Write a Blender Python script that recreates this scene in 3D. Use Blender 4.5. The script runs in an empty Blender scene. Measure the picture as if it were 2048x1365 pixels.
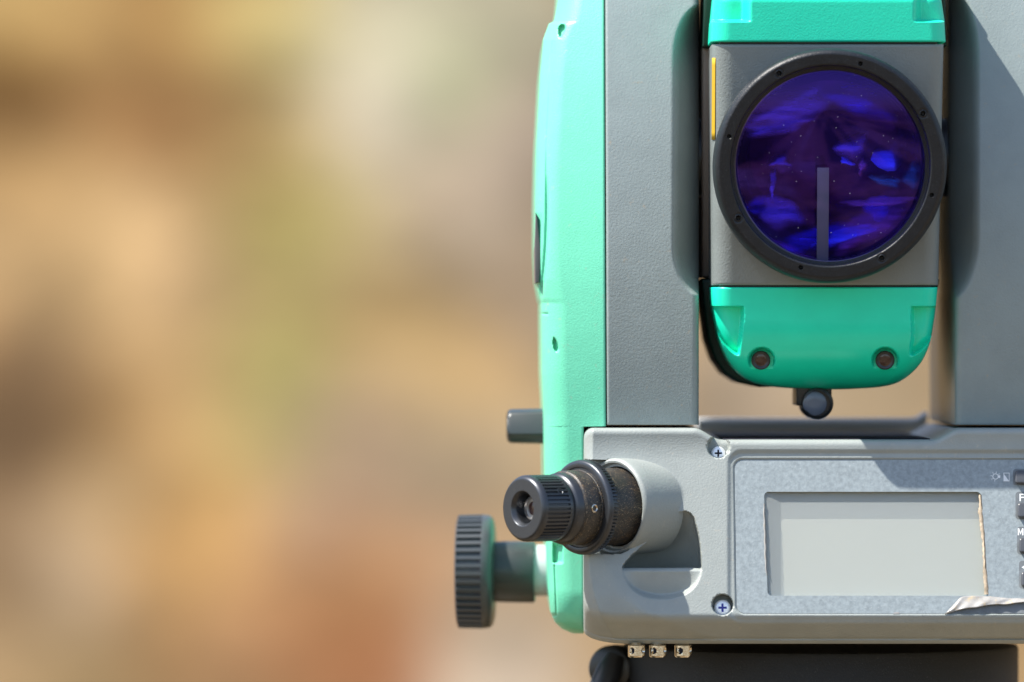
import bpy, bmesh, math, random
import numpy as np
from mathutils import Vector, Matrix

random.seed(7)
rng = np.random.default_rng(7)
sc = bpy.context.scene
COL = sc.collection

# ------------------------------------------------------------------ units
# 1 unit of the drawing = 0.1 mm at the front face of the instrument
S = 1e-4
D = 13000.0                      # camera stands 1.3 m in front of that face

def W(px, py, Y):
    k = 1 + Y / D
    return Vector(((px - 1024) * S * k, Y * S, (682.5 - py) * S * k))

# ------------------------------------------------------------------ camera
cam = bpy.data.cameras.new('camera')
camo = bpy.data.objects.new('camera', cam)
COL.objects.link(camo)
camo.location = (0, -D * S, 0)
camo.rotation_euler = (math.radians(90), 0, 0)
cam.sensor_width = 36
cam.lens = 36 * (D * S) / (2048 * S)
cam.clip_start = 0.05
cam.clip_end = 2000
cam.dof.use_dof = True
cam.dof.focus_distance = (D - 90) * S
cam.dof.aperture_fstop = 11.0
sc.camera = camo

# ------------------------------------------------------------------ light
SUN = Vector((0.53, 0.14, -0.85)).normalized()        # the way the light travels
to_sun = -SUN
world = bpy.data.worlds.new('World')
sc.world = world
world.use_nodes = True
nt = world.node_tree
nt.nodes.clear()
wo = nt.nodes.new('ShaderNodeOutputWorld')
bg = nt.nodes.new('ShaderNodeBackground')
sky = nt.nodes.new('ShaderNodeTexSky')
sky.sky_type = 'NISHITA'
sky.sun_disc = False
sky.sun_elevation = math.asin(to_sun.z)
sky.sun_rotation = math.atan2(to_sun.x, to_sun.y)
bg.inputs['Strength'].default_value = 0.13
nt.links.new(sky.outputs['Color'], bg.inputs['Color'])
nt.links.new(bg.outputs['Background'], wo.inputs['Surface'])
sl = bpy.data.lights.new('sun', 'SUN')
sl.energy = 5.0
sl.angle = math.radians(0.5)
sl.color = (1.0, 0.95, 0.87)
so = bpy.data.objects.new('sun', sl)
so.rotation_euler = SUN.to_track_quat('-Z', 'Y').to_euler()
so.location = (-2, -2, 4)
COL.objects.link(so)
sc.view_settings.view_transform = 'Standard'
sc.view_settings.look = 'None'
sc.view_settings.gamma = 1
sc.view_settings.exposure = 0.95
sc.render.resolution_x = 1024
sc.render.resolution_y = 682

# ------------------------------------------------------------------ materials
def mat(name, color, rough=0.5, spec=0.5, metal=0.0, bump=0.0, bscale=1500, mottle=0.0, mscale=200,
        dirt=None, dirt_amt=0.0, dscale=400, coat=0.0, speck=0.0, speck_col=(0.6, 0.55, 0.45), detail=4):
    m = bpy.data.materials.new(name)
    m.use_nodes = True
    n = m.node_tree
    b = n.nodes['Principled BSDF']
    b.inputs['Roughness'].default_value = rough
    b.inputs['Specular IOR Level'].default_value = spec
    b.inputs['Metallic'].default_value = metal
    b.inputs['Coat Weight'].default_value = coat
    b.inputs['Base Color'].default_value = (*color, 1)
    tc = n.nodes.new('ShaderNodeTexCoord')
    src = tc.outputs['Object']
    geo = n.nodes.new('ShaderNodeNewGeometry')
    src = geo.outputs['Position']
    cur = None
    def noise(scale, det=4, rgh=0.55):
        t = n.nodes.new('ShaderNodeTexNoise')
        t.inputs['Scale'].default_value = scale
        t.inputs['Detail'].default_value = det
        t.inputs['Roughness'].default_value = rgh
        n.links.new(src, t.inputs['Vector'])
        return t.outputs['Fac']
    def ramp(fac, a, b_):
        r = n.nodes.new('ShaderNodeMapRange')
        r.inputs['From Min'].default_value = a
        r.inputs['From Max'].default_value = b_
        n.links.new(fac, r.inputs['Value'])
        return r.outputs['Result']
    def mix(fac, c1, c2):
        x = n.nodes.new('ShaderNodeMix')
        x.data_type = 'RGBA'
        n.links.new(fac, x.inputs['Factor'])
        if isinstance(c1, tuple): x.inputs[6].default_value = (*c1, 1)
        else: n.links.new(c1, x.inputs[6])
        if isinstance(c2, tuple): x.inputs[7].default_value = (*c2, 1)
        else: n.links.new(c2, x.inputs[7])
        return x.outputs[2]
    c = color
    if mottle:
        lo = tuple(v * (1 - mottle) for v in color)
        hi = tuple(min(1, v * (1 + mottle)) for v in color)
        c = mix(ramp(noise(mscale, 6, 0.65), 0.35, 0.65), lo, hi)
    if dirt:
        f = ramp(noise(dscale, 8, 0.75), 0.62 - 0.3 * dirt_amt, 0.72 - 0.2 * dirt_amt)
        c = mix(f, c, dirt)
    if speck:
        f = ramp(noise(6500, 2, 0.5), 0.72 - 0.1 * speck, 0.78 - 0.1 * speck)
        c = mix(f, c, speck_col)
    if not isinstance(c, tuple):
        n.links.new(c, b.inputs['Base Color'])
    if bump:
        bp = n.nodes.new('ShaderNodeBump')
        bp.inputs['Strength'].default_value = bump
        bp.inputs['Distance'].default_value = 0.0002
        n.links.new(noise(bscale, detail, 0.6), bp.inputs['Height'])
        n.links.new(bp.outputs['Normal'], b.inputs['Normal'])
    return m

M = {}
M['grey'] = mat('grey_plastic', (0.235, 0.278, 0.275), 0.31, 0.5, bump=0.42, bscale=2300, mottle=0.05, mscale=120,
                dirt=(0.32, 0.29, 0.23), dirt_amt=0.05, dscale=700)
M['tgrey'] = mat('telescope_plastic', (0.19, 0.215, 0.21), 0.36, 0.5, bump=0.5, bscale=2300, mottle=0.05, mscale=120)
M['panel'] = mat('panel_plastic', (0.285, 0.31, 0.295), 0.40, 0.5, bump=0.36, bscale=2400, mottle=0.05, mscale=120,
                 dirt=(0.40, 0.37, 0.31), dirt_amt=0.06, dscale=700)
M['green_sunlit'] = mat('sunlit_green_plastic', (0.15, 0.63, 0.415), 0.36, 0.5, bump=0.3, bscale=2600, mottle=0.03, mscale=150,
                 dirt=(0.30, 0.45, 0.34), dirt_amt=0.03, dscale=500)  # cap green made paler; strong sunlight on the cover is painted in
M['green'] = mat('green_plastic', (0.012, 0.72, 0.46), 0.36, 0.5, bump=0.3, bscale=2600, mottle=0.03, mscale=150)
M['greens'] = mat('smooth_green_plastic', (0.010, 0.78, 0.50), 0.28, 0.5, bump=0.04, bscale=900, mottle=0.03, mscale=150)
M['flank'] = mat('grey_plastic_brown_bounce', (0.24, 0.19, 0.15), 0.5, 0.4)  # grey housing; warm brown bounce light painted into the colour
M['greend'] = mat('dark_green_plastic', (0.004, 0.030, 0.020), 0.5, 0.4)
M['black'] = mat('black_plastic', (0.010, 0.012, 0.016), 0.42, 0.36, bump=0.4, bscale=2200, mottle=0.2, mscale=300,
                 speck=0.6, speck_col=(0.10, 0.10, 0.10))
M['blacks'] = mat('smooth_black', (0.02, 0.021, 0.023), 0.35, 0.5)
M['anod'] = mat('black_anodised_metal', (0.062, 0.067, 0.076), 0.34, 0.5, metal=0.7, speck=0.15, speck_col=(0.3, 0.25, 0.18))
M['dirty'] = mat('dusty_black_metal', (0.020, 0.019, 0.018), 0.45, 0.5, dirt=(0.085, 0.052, 0.025), dirt_amt=0.27, dscale=900,
                 speck=0.85, speck_col=(0.50, 0.38, 0.23), bump=0.2, bscale=3000)
M['base'] = mat('black_base_plastic', (0.017, 0.016, 0.015), 0.6, 0.35, bump=0.5, bscale=2200, speck=0.45, speck_col=(0.12, 0.11, 0.10))
M['knob'] = mat('dark_grey_rubber', (0.06, 0.064, 0.072), 0.33, 0.5)
M['hub'] = mat('dark_hub', (0.035, 0.04, 0.042), 0.36, 0.5)
M['chrome'] = mat('nickel', (0.72, 0.66, 0.56), 0.16, 0.5, metal=1.0, bump=0.1, bscale=2500)
M['steel'] = mat('bright_steel', (0.9, 0.9, 0.93), 0.38, 0.5, metal=0.55)
M['overlay'] = mat('worn_keypad_film', (0.245, 0.282, 0.295), 0.36, 0.5, mottle=0.16, mscale=1100, bump=0.3, bscale=1600,
                   speck=0.2, speck_col=(0.6, 0.62, 0.62))
M['under'] = mat('bare_panel', (0.15, 0.165, 0.175), 0.5, 0.4, mottle=0.2, mscale=300)
M['film'] = mat('peeled_film', (0.31, 0.30, 0.285), 0.3, 0.5, mottle=0.25, mscale=220, dirt=(0.42, 0.33, 0.20), dirt_amt=0.25, dscale=500)
M['grime'] = mat('tan_grime', (0.40, 0.32, 0.23), 0.8, 0.2, mottle=0.35, mscale=500, bump=0.4, bscale=2000)
M['lcd'] = mat('lcd', (0.46, 0.48, 0.405), 0.6, 0.2, mottle=0.015, mscale=60)
M['print'] = mat('white_print', (0.72, 0.74, 0.74), 0.6, 0.2)
M['retain'] = mat('grey_anodised_ring', (0.16, 0.16, 0.16), 0.3, 0.5, metal=0.7)
M['steeld'] = mat('dull_steel', (0.42, 0.41, 0.40), 0.3, 0.5, metal=0.8)
M['slot'] = mat('dark_recess_and_shade', (0.012, 0.012, 0.02), 0.7, 0.2)
M['bluish'] = mat('blue_steel', (0.05, 0.05, 0.25), 0.4, 0.4, metal=0.6)
M['yellow'] = mat('yellow_label', (0.52, 0.32, 0.012), 0.5, 0.4)
M['red'] = mat('dark_red_lens', (0.05, 0.022, 0.018), 0.12, 0.7, bump=0.3, bscale=1500)
M['sightlens'] = mat('grey_blue_lens', (0.13, 0.15, 0.20), 0.25, 0.5)
M['barglass'] = mat('grey_glass_bar', (0.13, 0.15, 0.16), 0.4, 0.5)
M['latch'] = mat('grey_rubber', (0.13, 0.12, 0.125), 0.6, 0.3)
M['sleeve'] = mat('light_grey_sleeve', (0.44, 0.46, 0.47), 0.5, 0.4)

def glassmat(name, tint, weight, rough=0.0, trans=(1, 1, 1)):
    m = bpy.data.materials.new(name)
    m.use_nodes = True
    n = m.node_tree
    n.nodes.clear()
    o = n.nodes.new('ShaderNodeOutputMaterial')
    t = n.nodes.new('ShaderNodeBsdfTransparent')
    t.inputs['Color'].default_value = (*trans, 1)
    g = n.nodes.new('ShaderNodeBsdfGlossy')
    g.inputs['Color'].default_value = (*tint, 1)
    g.inputs['Roughness'].default_value = rough
    mx = n.nodes.new('ShaderNodeMixShader')
    mx.inputs['Fac'].default_value = weight
    n.links.new(t.outputs[0], mx.inputs[1])
    n.links.new(g.outputs[0], mx.inputs[2])
    n.links.new(mx.outputs[0], o.inputs['Surface'])
    return m
M['glass'] = glassmat('coated_front_glass', (0.26, 0.12, 0.95), 0.08, 0.0, (0.8, 0.75, 1.0))
M['glass2'] = glassmat('coated_inner_glass', (0.10, 0.08, 1.0), 0.085, 0.01, (0.7, 0.6, 1.0))
M['glass3'] = glassmat('violet_inner_glass', (0.55, 0.20, 1.0), 0.07, 0.05, (0.6, 0.5, 1.0))
def windowmat():
    m = bpy.data.materials.new('display_window')
    m.use_nodes = True
    n = m.node_tree
    b = n.nodes['Principled BSDF']
    b.inputs['Base Color'].default_value = (0.46, 0.49, 0.48, 1)
    b.inputs['Roughness'].default_value = 0.35
    o = n.nodes['Material Output']
    t = n.nodes.new('ShaderNodeBsdfTransparent')
    mx = n.nodes.new('ShaderNodeMixShader')
    mx.inputs['Fac'].default_value = 0.30
    n.links.new(t.outputs[0], mx.inputs[1])
    n.links.new(b.outputs[0], mx.inputs[2])
    n.links.new(mx.outputs[0], o.inputs['Surface'])
    return m
M['window'] = windowmat()

# ------------------------------------------------------------------ helpers
def link(name, me, material, parent=None, smooth=45):
    me.materials.append(material)
    if smooth:
        me.polygons.foreach_set('use_smooth', [True] * len(me.polygons))
        me.set_sharp_from_angle(angle=math.radians(smooth))
    o = bpy.data.objects.new(name, me)
    COL.objects.link(o)
    if parent is not None:
        o.parent = parent
    return o

def frompy(name, v, f, material, parent=None, smooth=45):
    me = bpy.data.meshes.new(name)
    me.from_pydata([tuple(p) for p in v], [], [tuple(q) for q in f])
    me.update()
    return link(name, me, material, parent, smooth)

def copy_part(o, parent):
    c = o.copy()
    COL.objects.link(c)
    c.parent = parent
    return c

def sst(a, b, x):
    t = np.clip((x - a) / (b - a), 0, 1)
    return t * t * (3 - 2 * t)

def rover(d, r):                       # depth lost to a rounded edge of radius r at distance d inside
    q = np.clip((r - d) / r, 0, 1)
    return r * (1 - np.sqrt(np.clip(1 - q * q, 0, 1)))

def table(pts, x):
    p = np.array(pts, float)
    return np.interp(x, p[:, 0], p[:, 1])

def smooth_table(pts, x):
    # Catmull-Rom style smooth interpolation (monotone enough)
    p = np.array(pts, float)
    m = np.gradient(p[:, 1], p[:, 0])
    i = np.clip(np.searchsorted(p[:, 0], x) - 1, 0, len(p) - 2)
    h = p[i + 1, 0] - p[i, 0]
    t = np.clip((x - p[i, 0]) / h, 0, 1)
    return ((2*t**3 - 3*t**2 + 1) * p[i, 1] + (t**3 - 2*t**2 + t) * h * m[i]
            + (-2*t**3 + 3*t**2) * p[i + 1, 1] + (t**3 - t**2) * h * m[i + 1])

def rrect(x, y, x0, y0, x1, y1, r):    # signed distance, negative inside
    cx, cy, hx, hy = (x0 + x1) / 2, (y0 + y1) / 2, (x1 - x0) / 2 - r, (y1 - y0) / 2 - r
    qx, qy = np.abs(x - cx) - hx, np.abs(y - cy) - hy
    return np.hypot(np.maximum(qx, 0), np.maximum(qy, 0)) + np.minimum(np.maximum(qx, qy), 0) - r

def shell(name, PX, PY, H, back, material, parent, smooth=50):
    """moulded front surface given as depth over a drawing grid, closed by side walls and a back"""
    m, n = PX.shape
    k = 1 + H / D
    v = np.stack([(PX - 1024) * S * k, H * S, (682.5 - PY) * S * k], -1).reshape(-1, 3)
    idx = np.arange(m * n).reshape(m, n)
    q = np.stack([idx[:-1, :-1], idx[1:, :-1], idx[1:, 1:], idx[:-1, 1:]], -1).reshape(-1, 4)
    loop = np.concatenate([idx[0, :], idx[1:, -1], idx[-1, -2::-1], idx[-2:0:-1, 0]])
    bv = v[loop].copy()
    bv[:, 1] = back * S
    nb = len(loop)
    o = m * n
    a = np.arange(nb)
    b = (a + 1) % nb
    sk = np.stack([loop[a], loop[b], o + b, o + a], -1)
    faces = q.tolist() + sk.tolist() + [(o + a)[::-1].tolist()]
    verts = np.concatenate([v, bv])
    return frompy(name, verts.tolist(), faces, material, parent, smooth)

def rows(ys, L, R, n):
    ys = np.asarray(ys, float)
    u = np.linspace(0, 1, n)
    return L(ys)[:, None] * (1 - u) + R(ys)[:, None] * u, np.repeat(ys[:, None], n, 1)

def lathe(name, prof, origin, axis, material, parent, n=96, rfun=None, up=Vector((0, 0, 1)), smooth=40, scale=S, caps=True):
    """prof: list of (t, r) along the axis, in drawing units"""
    a = Vector(axis).normalized()
    u = (up - a * up.dot(a)).normalized()
    w = a.cross(u)
    v, f = [], []
    th = [2 * math.pi * i / n for i in range(n)]
    for (t, r) in prof:
        for q in th:
            rr = r if rfun is None else rfun(t, r, q)
            v.append(origin + (a * t + (u * math.cos(q) + w * math.sin(q)) * rr) * scale)
    for i in range(len(prof) - 1):
        for j in range(n):
            k = (j + 1) % n
            f.append((i*n + j, i*n + k, (i+1)*n + k, (i+1)*n + j))
    if caps:
        f.append(tuple(range(n))[::-1])
        f.append(tuple((len(prof)-1)*n + j for j in range(n)))
    return frompy(name, v, f, material, parent, smooth)

def box(name, p0, p1, material, parent, bev=0.0, seg=3):
    """p0, p1: opposite corners in metres"""
    bm = bmesh.new()
    bmesh.ops.create_cube(bm, size=1)
    c = (Vector(p0) + Vector(p1)) / 2
    s = Vector([abs(p1[i] - p0[i]) for i in range(3)])
    for q in bm.verts:
        q.co = Vector((q.co.x * s.x + c.x, q.co.y * s.y + c.y, q.co.z * s.z + c.z))
    if bev:
        bmesh.ops.bevel(bm, geom=bm.edges[:], offset=bev, segments=seg, profile=0.5, affect='EDGES')
    me = bpy.data.meshes.new(name)
    bm.to_mesh(me)
    bm.free()
    return link(name, me, material, parent, 35)

def prism(name, pts, Yf, Yb, material, parent, bev=0.0, seg=3, drop=0):
    """outline in drawing coordinates (at depth Yf), extruded straight back to Yb"""
    bm = bmesh.new()
    fr = [bm.verts.new(W(x, y, Yf)) for x, y in pts]
    bk = [bm.verts.new((q.co.x, Yb * S, q.co.z)) for q in fr]
    n = len(pts)
    f1 = bm.faces.new(fr)
    bm.faces.new(bk[::-1])
    for i in range(n):
        j = (i + 1) % n
        bm.faces.new((fr[j], fr[i], bk[i], bk[j]))
    bmesh.ops.recalc_face_normals(bm, faces=bm.faces[:])
    if bev:
        es = [e for e in f1.edges]
        bmesh.ops.bevel(bm, geom=es, offset=bev * S, segments=seg, profile=0.5, affect='EDGES')
    me = bpy.data.meshes.new(name)
    bm.to_mesh(me)
    bm.free()
    return link(name, me, material, parent, 35)

def circle(cx, cy, r, n=32):
    return [(cx + r * math.cos(2*math.pi*i/n), cy + r * math.sin(2*math.pi*i/n)) for i in range(n)]

def rr_loop(x0, y0, x1, y1, r, n=8):
    out = []
    for cx, cy, a0 in ((x1 - r, y0 + r, -90), (x1 - r, y1 - r, 0), (x0 + r, y1 - r, 90), (x0 + r, y0 + r, 180)):
        for i in range(n + 1):
            a = math.radians(a0 + 90 * i / n)
            out.append((cx + r * math.cos(a), cy + r * math.sin(a)))
    return out

# ------------------------------------------------------------------ the setting: ground rising to an earth bank
def ground():
    xs = np.concatenate([np.linspace(-300, -8, 40), np.linspace(-7.5, 7.5, 301), np.linspace(8, 300, 40)])
    ys = np.concatenate([np.linspace(-300, -6, 40), np.linspace(-5.5, 7.5, 60), np.linspace(7.6, 13.0, 180), np.linspace(13.5, 300, 40)])
    X, Y = np.meshgrid(xs, ys)
    Z = -1.5 + np.clip((Y - 8.6), 0, 6) * 1.0
    Z += np.where(Y > 14.6, (Y - 14.6) * 0.02, 0)
    near = (np.abs(X) < 8) & (Y > -6) & (Y < 13.2)
    for fq, am in ((1.1, 0.10), (2.7, 0.05), (6.3, 0.022)):
        p = rng.uniform(0, 6.28, 6)
        Z += am * (np.sin(fq * X + p[0] + 1.3*np.sin(fq*.7*Y + p[1])) * np.sin(fq * Y * 1.1 + p[2] + 1.1*np.sin(fq*.8*X + p[3]))) * near
    # earth, grass and stone colours; dark patches also paint in shadows and rocks; (x, y of the photo, radius x, radius y, colour)
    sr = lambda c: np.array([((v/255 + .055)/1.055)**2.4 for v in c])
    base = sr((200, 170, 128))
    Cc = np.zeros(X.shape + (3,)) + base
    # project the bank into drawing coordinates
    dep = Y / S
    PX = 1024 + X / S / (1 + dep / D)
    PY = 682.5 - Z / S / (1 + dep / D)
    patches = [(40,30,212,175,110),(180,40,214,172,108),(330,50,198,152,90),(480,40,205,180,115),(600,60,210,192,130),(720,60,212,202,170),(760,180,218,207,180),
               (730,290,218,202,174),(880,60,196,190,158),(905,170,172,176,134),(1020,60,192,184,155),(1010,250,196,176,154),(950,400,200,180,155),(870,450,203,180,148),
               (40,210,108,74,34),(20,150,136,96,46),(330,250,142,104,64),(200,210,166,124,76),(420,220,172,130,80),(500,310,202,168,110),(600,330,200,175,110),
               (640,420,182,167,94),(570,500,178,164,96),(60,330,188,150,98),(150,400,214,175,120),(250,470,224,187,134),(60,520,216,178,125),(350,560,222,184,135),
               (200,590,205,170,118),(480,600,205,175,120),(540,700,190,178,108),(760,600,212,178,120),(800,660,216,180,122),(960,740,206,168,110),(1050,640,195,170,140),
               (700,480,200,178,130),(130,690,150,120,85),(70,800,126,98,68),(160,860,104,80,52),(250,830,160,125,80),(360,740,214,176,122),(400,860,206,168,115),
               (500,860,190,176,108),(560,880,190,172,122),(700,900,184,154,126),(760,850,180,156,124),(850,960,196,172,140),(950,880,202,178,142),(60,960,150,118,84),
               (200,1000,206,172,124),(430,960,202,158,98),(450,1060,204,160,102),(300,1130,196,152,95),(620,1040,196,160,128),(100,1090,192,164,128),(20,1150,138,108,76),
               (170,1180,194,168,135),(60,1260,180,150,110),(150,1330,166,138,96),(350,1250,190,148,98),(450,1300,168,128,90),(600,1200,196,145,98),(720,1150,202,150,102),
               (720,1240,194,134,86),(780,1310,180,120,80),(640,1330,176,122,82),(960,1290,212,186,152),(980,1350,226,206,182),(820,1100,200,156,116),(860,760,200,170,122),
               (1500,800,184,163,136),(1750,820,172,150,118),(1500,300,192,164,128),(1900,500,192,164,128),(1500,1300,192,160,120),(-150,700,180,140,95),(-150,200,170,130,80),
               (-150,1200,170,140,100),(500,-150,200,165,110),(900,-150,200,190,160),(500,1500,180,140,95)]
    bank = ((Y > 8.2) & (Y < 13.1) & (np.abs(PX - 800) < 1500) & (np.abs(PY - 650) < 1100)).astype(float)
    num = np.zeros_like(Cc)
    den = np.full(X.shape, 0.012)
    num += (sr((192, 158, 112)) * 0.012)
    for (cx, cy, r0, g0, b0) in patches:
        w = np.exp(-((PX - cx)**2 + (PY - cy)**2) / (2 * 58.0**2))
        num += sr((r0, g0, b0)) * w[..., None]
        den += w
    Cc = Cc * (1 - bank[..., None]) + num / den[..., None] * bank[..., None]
    front = Y < 3
    pt = np.zeros_like(X)
    for fq, am in ((0.7, 1.0), (1.7, 0.8), (4.1, 0.5)):
        p = rng.uniform(0, 6.28, 4)
        pt += am * np.sin(fq * X + p[0] + 1.7 * np.sin(fq * .6 * Y + p[1])) * np.sin(fq * 1.2 * Y + p[2] + 1.5 * np.sin(fq * .7 * X + p[3]))
    dk = sst(0.1, 0.6, pt)[..., None] * front[..., None]
    Cc = Cc * (1 - dk) + sr((62, 58, 36)) * dk
    lt = sst(0.5, 0.9, -pt)[..., None] * front[..., None]
    Cc = Cc * (1 - lt) + sr((226, 212, 190)) * lt
    Cc *= 0.34
    m, n = X.shape
    v = np.stack([X, Y, Z], -1).reshape(-1, 3)
    idx = np.arange(m * n).reshape(m, n)
    f = np.stack([idx[:-1, :-1], idx[:-1, 1:], idx[1:, 1:], idx[1:, :-1]], -1).reshape(-1, 4)
    me = bpy.data.meshes.new('ground')
    me.from_pydata(v.tolist(), [], f.tolist())
    at = me.color_attributes.new('soil_and_shade', 'FLOAT_COLOR', 'POINT')
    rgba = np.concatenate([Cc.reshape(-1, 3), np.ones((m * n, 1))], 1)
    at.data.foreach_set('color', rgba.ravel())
    mm = bpy.data.materials.new('dry_earth')
    mm.use_nodes = True
    n_ = mm.node_tree
    b = n_.nodes['Principled BSDF']
    b.inputs['Roughness'].default_value = 0.95
    b.inputs['Specular IOR Level'].default_value = 0.1
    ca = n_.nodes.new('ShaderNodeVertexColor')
    ca.layer_name = 'soil_and_shade'
    g = n_.nodes.new('ShaderNodeNewGeometry')
    t = n_.nodes.new('ShaderNodeTexNoise')
    t.inputs['Scale'].default_value = 5.0
    t.inputs['Detail'].default_value = 8
    t.inputs['Roughness'].default_value = 0.7
    n_.links.new(g.outputs['Position'], t.inputs['Vector'])
    r = n_.nodes.new('ShaderNodeMapRange')
    r.inputs['From Min'].default_value = 0.3
    r.inputs['From Max'].default_value = 0.7
    r.inputs['To Min'].default_value = 0.40
    r.inputs['To Max'].default_value = 1.6
    n_.links.new(t.outputs['Fac'], r.inputs['Value'])
    t2 = n_.nodes.new('ShaderNodeTexNoise')
    t2.inputs['Scale'].default_value = 1.7
    t2.inputs['Detail'].default_value = 9
    t2.inputs['Roughness'].default_value = 0.75
    n_.links.new(g.outputs['Position'], t2.inputs['Vector'])
    r2 = n_.nodes.new('ShaderNodeMapRange')
    r2.inputs['From Min'].default_value = 0.35
    r2.inputs['From Max'].default_value = 0.65
    r2.inputs['To Min'].default_value = 0.85
    r2.inputs['To Max'].default_value = 1.15
    n_.links.new(t2.outputs['Fac'], r2.inputs['Value'])
    mm2 = n_.nodes.new('ShaderNodeMath')
    mm2.operation = 'MULTIPLY'
    n_.links.new(r.outputs['Result'], mm2.inputs[0])
    n_.links.new(r2.outputs['Result'], mm2.inputs[1])
    mx = n_.nodes.new('ShaderNodeVectorMath')
    mx.operation = 'SCALE'
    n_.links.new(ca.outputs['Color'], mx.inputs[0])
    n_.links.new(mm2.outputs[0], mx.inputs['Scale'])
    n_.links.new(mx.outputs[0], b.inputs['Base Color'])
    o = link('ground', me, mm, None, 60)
    o['kind'] = 'structure'
    o['label'] = 'dry tan and brown earth bank far out of focus behind the instrument'
ground()

# ------------------------------------------------------------------ the instrument
ts = bpy.data.objects.new('total_station', None)
ts.empty_display_size = 0.02
ts.location = W(1640, 1480, 400)
COL.objects.link(ts)
ts['label'] = 'green and grey surveying total station with dark violet lens, blank display and black eyepiece'
ts['category'] = 'surveying instrument'
bpy.context.view_layer.update()
_inv = ts.matrix_world.inverted()
def settle():
    for o in list(ts.children):
        o.matrix_parent_inverse = _inv

def lean(y):                                        # the standards lean back towards their tops
    return 3.0e-4 * (590 - y)**2 - 20
def lean_side(y):
    return lean(np.minimum(y, 800)) + 0.126 * np.clip(y - 800, 0, 500) + 3
DEEP = 780

# ---- left standard
ys = np.concatenate([np.arange(-240, 0, 8), np.arange(0, 851.5, 2.5)])
PX, PY = rows(ys, lambda y: 1210.5 + y * 0.004, lambda y: 1397.5 + 0 * y, 100)
def pocket_edge(y, top, t2, b1, bot, outer, inner):
    e = np.where(y < t2, outer + (inner - outer) * np.sqrt(np.clip(1 - ((t2 - y) / (t2 - top))**2, 0, 1)), inner)
    e = np.where(y > b1, outer + (inner - outer) * np.sqrt(np.clip(1 - np.clip((y - b1) / (bot - b1), 0, 1)**1.8, 0, 1)), e)
    return np.where((y < top) | (y > bot), outer, e)
def soft(d, w):
    return np.where(d > w, d - w / 2, np.clip(d, 0, w)**2 / (2 * w))
H = lean(PY)
xb = pocket_edge(PY, 10, 120, 500, 592, 1399, 1341)
H = H + 2.6 * soft(PX - xb, 20)
H = H + rover(PX - PX[:, :1], 5) + rover(PX[:, -1:] - PX, 14) + rover(851 - PY, 4)
shell('standard', PX, PY, H, DEEP, M['grey'], ts)

# ---- right standard
PX, PY = rows(ys, lambda y: np.where(y < 480, 1897, np.where(y > 600, 1909, 1897 + 12 * np.clip((y - 480) / 120, 0, 1))), lambda y: 2260 + 0 * y, 180)
xb = pocket_edge(PY, -30, 120, 480, 600, 1902, 1962)
H = lean(PY) + 2.4 * soft(xb - PX, 20) + rover(PX - PX[:, :1], 17) + rover(851 - PY, 4)
shell('standard', PX, PY, H, DEEP, M['grey'], ts)

# ---- green side cover
Lt = [(-240, 1150), (-120, 1126), (0, 1115), (30, 1110), (44, 1107), (48, 1098), (80, 1086), (150, 1079), (300, 1071), (400, 1069), (500, 1069),
      (560, 1072), (598, 1079), (606, 1082), (640, 1082), (750, 1083), (830, 1087), (1000, 1089), (1100, 1092), (1180, 1096), (1225, 1101), (1245, 1110), (1258, 1124), (1266, 1142), (1268, 1150)]
ys2 = np.concatenate([np.arange(-240, 0, 8), np.arange(0, 853, 2.0), [853, 853.6], np.arange(855, 1268.5, 1.5)])
PX, PY = rows(ys2, lambda y: table(Lt, y), lambda y: np.where(y < 853.3, 1208.5 + y * 0.004, 1167.5), 84)
dl = PX - PX[:, :1]
H = lean_side(PY) + 0.24 * (1210 - PX)
H = H + rover(dl, 52) * 1.25 + rover(PX[:, -1:] - PX, 5) + rover(1268 - PY, 40) * 1.0
H = H + 0.55 * np.clip(PY - 1180, 0, None)**2 / 88
# door edge groove, drop-shaped dimples, lower pocket and line
gx = smooth_table([(50, 1112), (75, 1107), (200, 1098), (320, 1093), (390, 1094), (500, 1091), (560, 1086), (604, 1080)], PY)
H += 9 * np.exp(-((PX - gx) / (2.2 + 1.2 * sst(300, 420, PY)))**2) * sst(60, 110, PY) * (1 - sst(598, 607, PY)) * (0.35 + 0.65 * sst(300, 420, PY))
def drop(cx, cy, rx, ry, dep, flip=1, tw=0.0):
    global H
    yy = (PY - cy) / ry * flip
    xx = (PX - cx - tw * (PY - cy)) / rx / np.clip(0.55 + 0.45 * (1 - (yy + 1) / 2), 0.1, 1)
    H = H + dep * (1 - sst(0.72, 1.05, np.hypot(xx, yy)))
drop(1123, 62, 9.5, 14, 16, 1, -0.15)
drop(1111, 690, 7, 15, 14, -1, 0.2)
H += 5 * np.exp(-((PY - 628) / 1.6)**2) * (PX < 1096)
H += 16 * (1 - sst(-3, 2, rrect(PX, PY, 1106, 1080, 1126 - 0 * PY, 1127, 4))) * sst(1080, 1095, PY)
H += 5 * np.exp(-((PX - (1109 + (PY - 1130) * 0.04)) / 1.6)**2) * sst(1128, 1132, PY) * (1 - sst(1230, 1234, PY))
H += 5 * np.exp(-((PY - 1232) / 1.6)**2) * (PX < 1113)
shell('side_cover', PX, PY, H, DEEP, M['green_sunlit'], ts)

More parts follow.
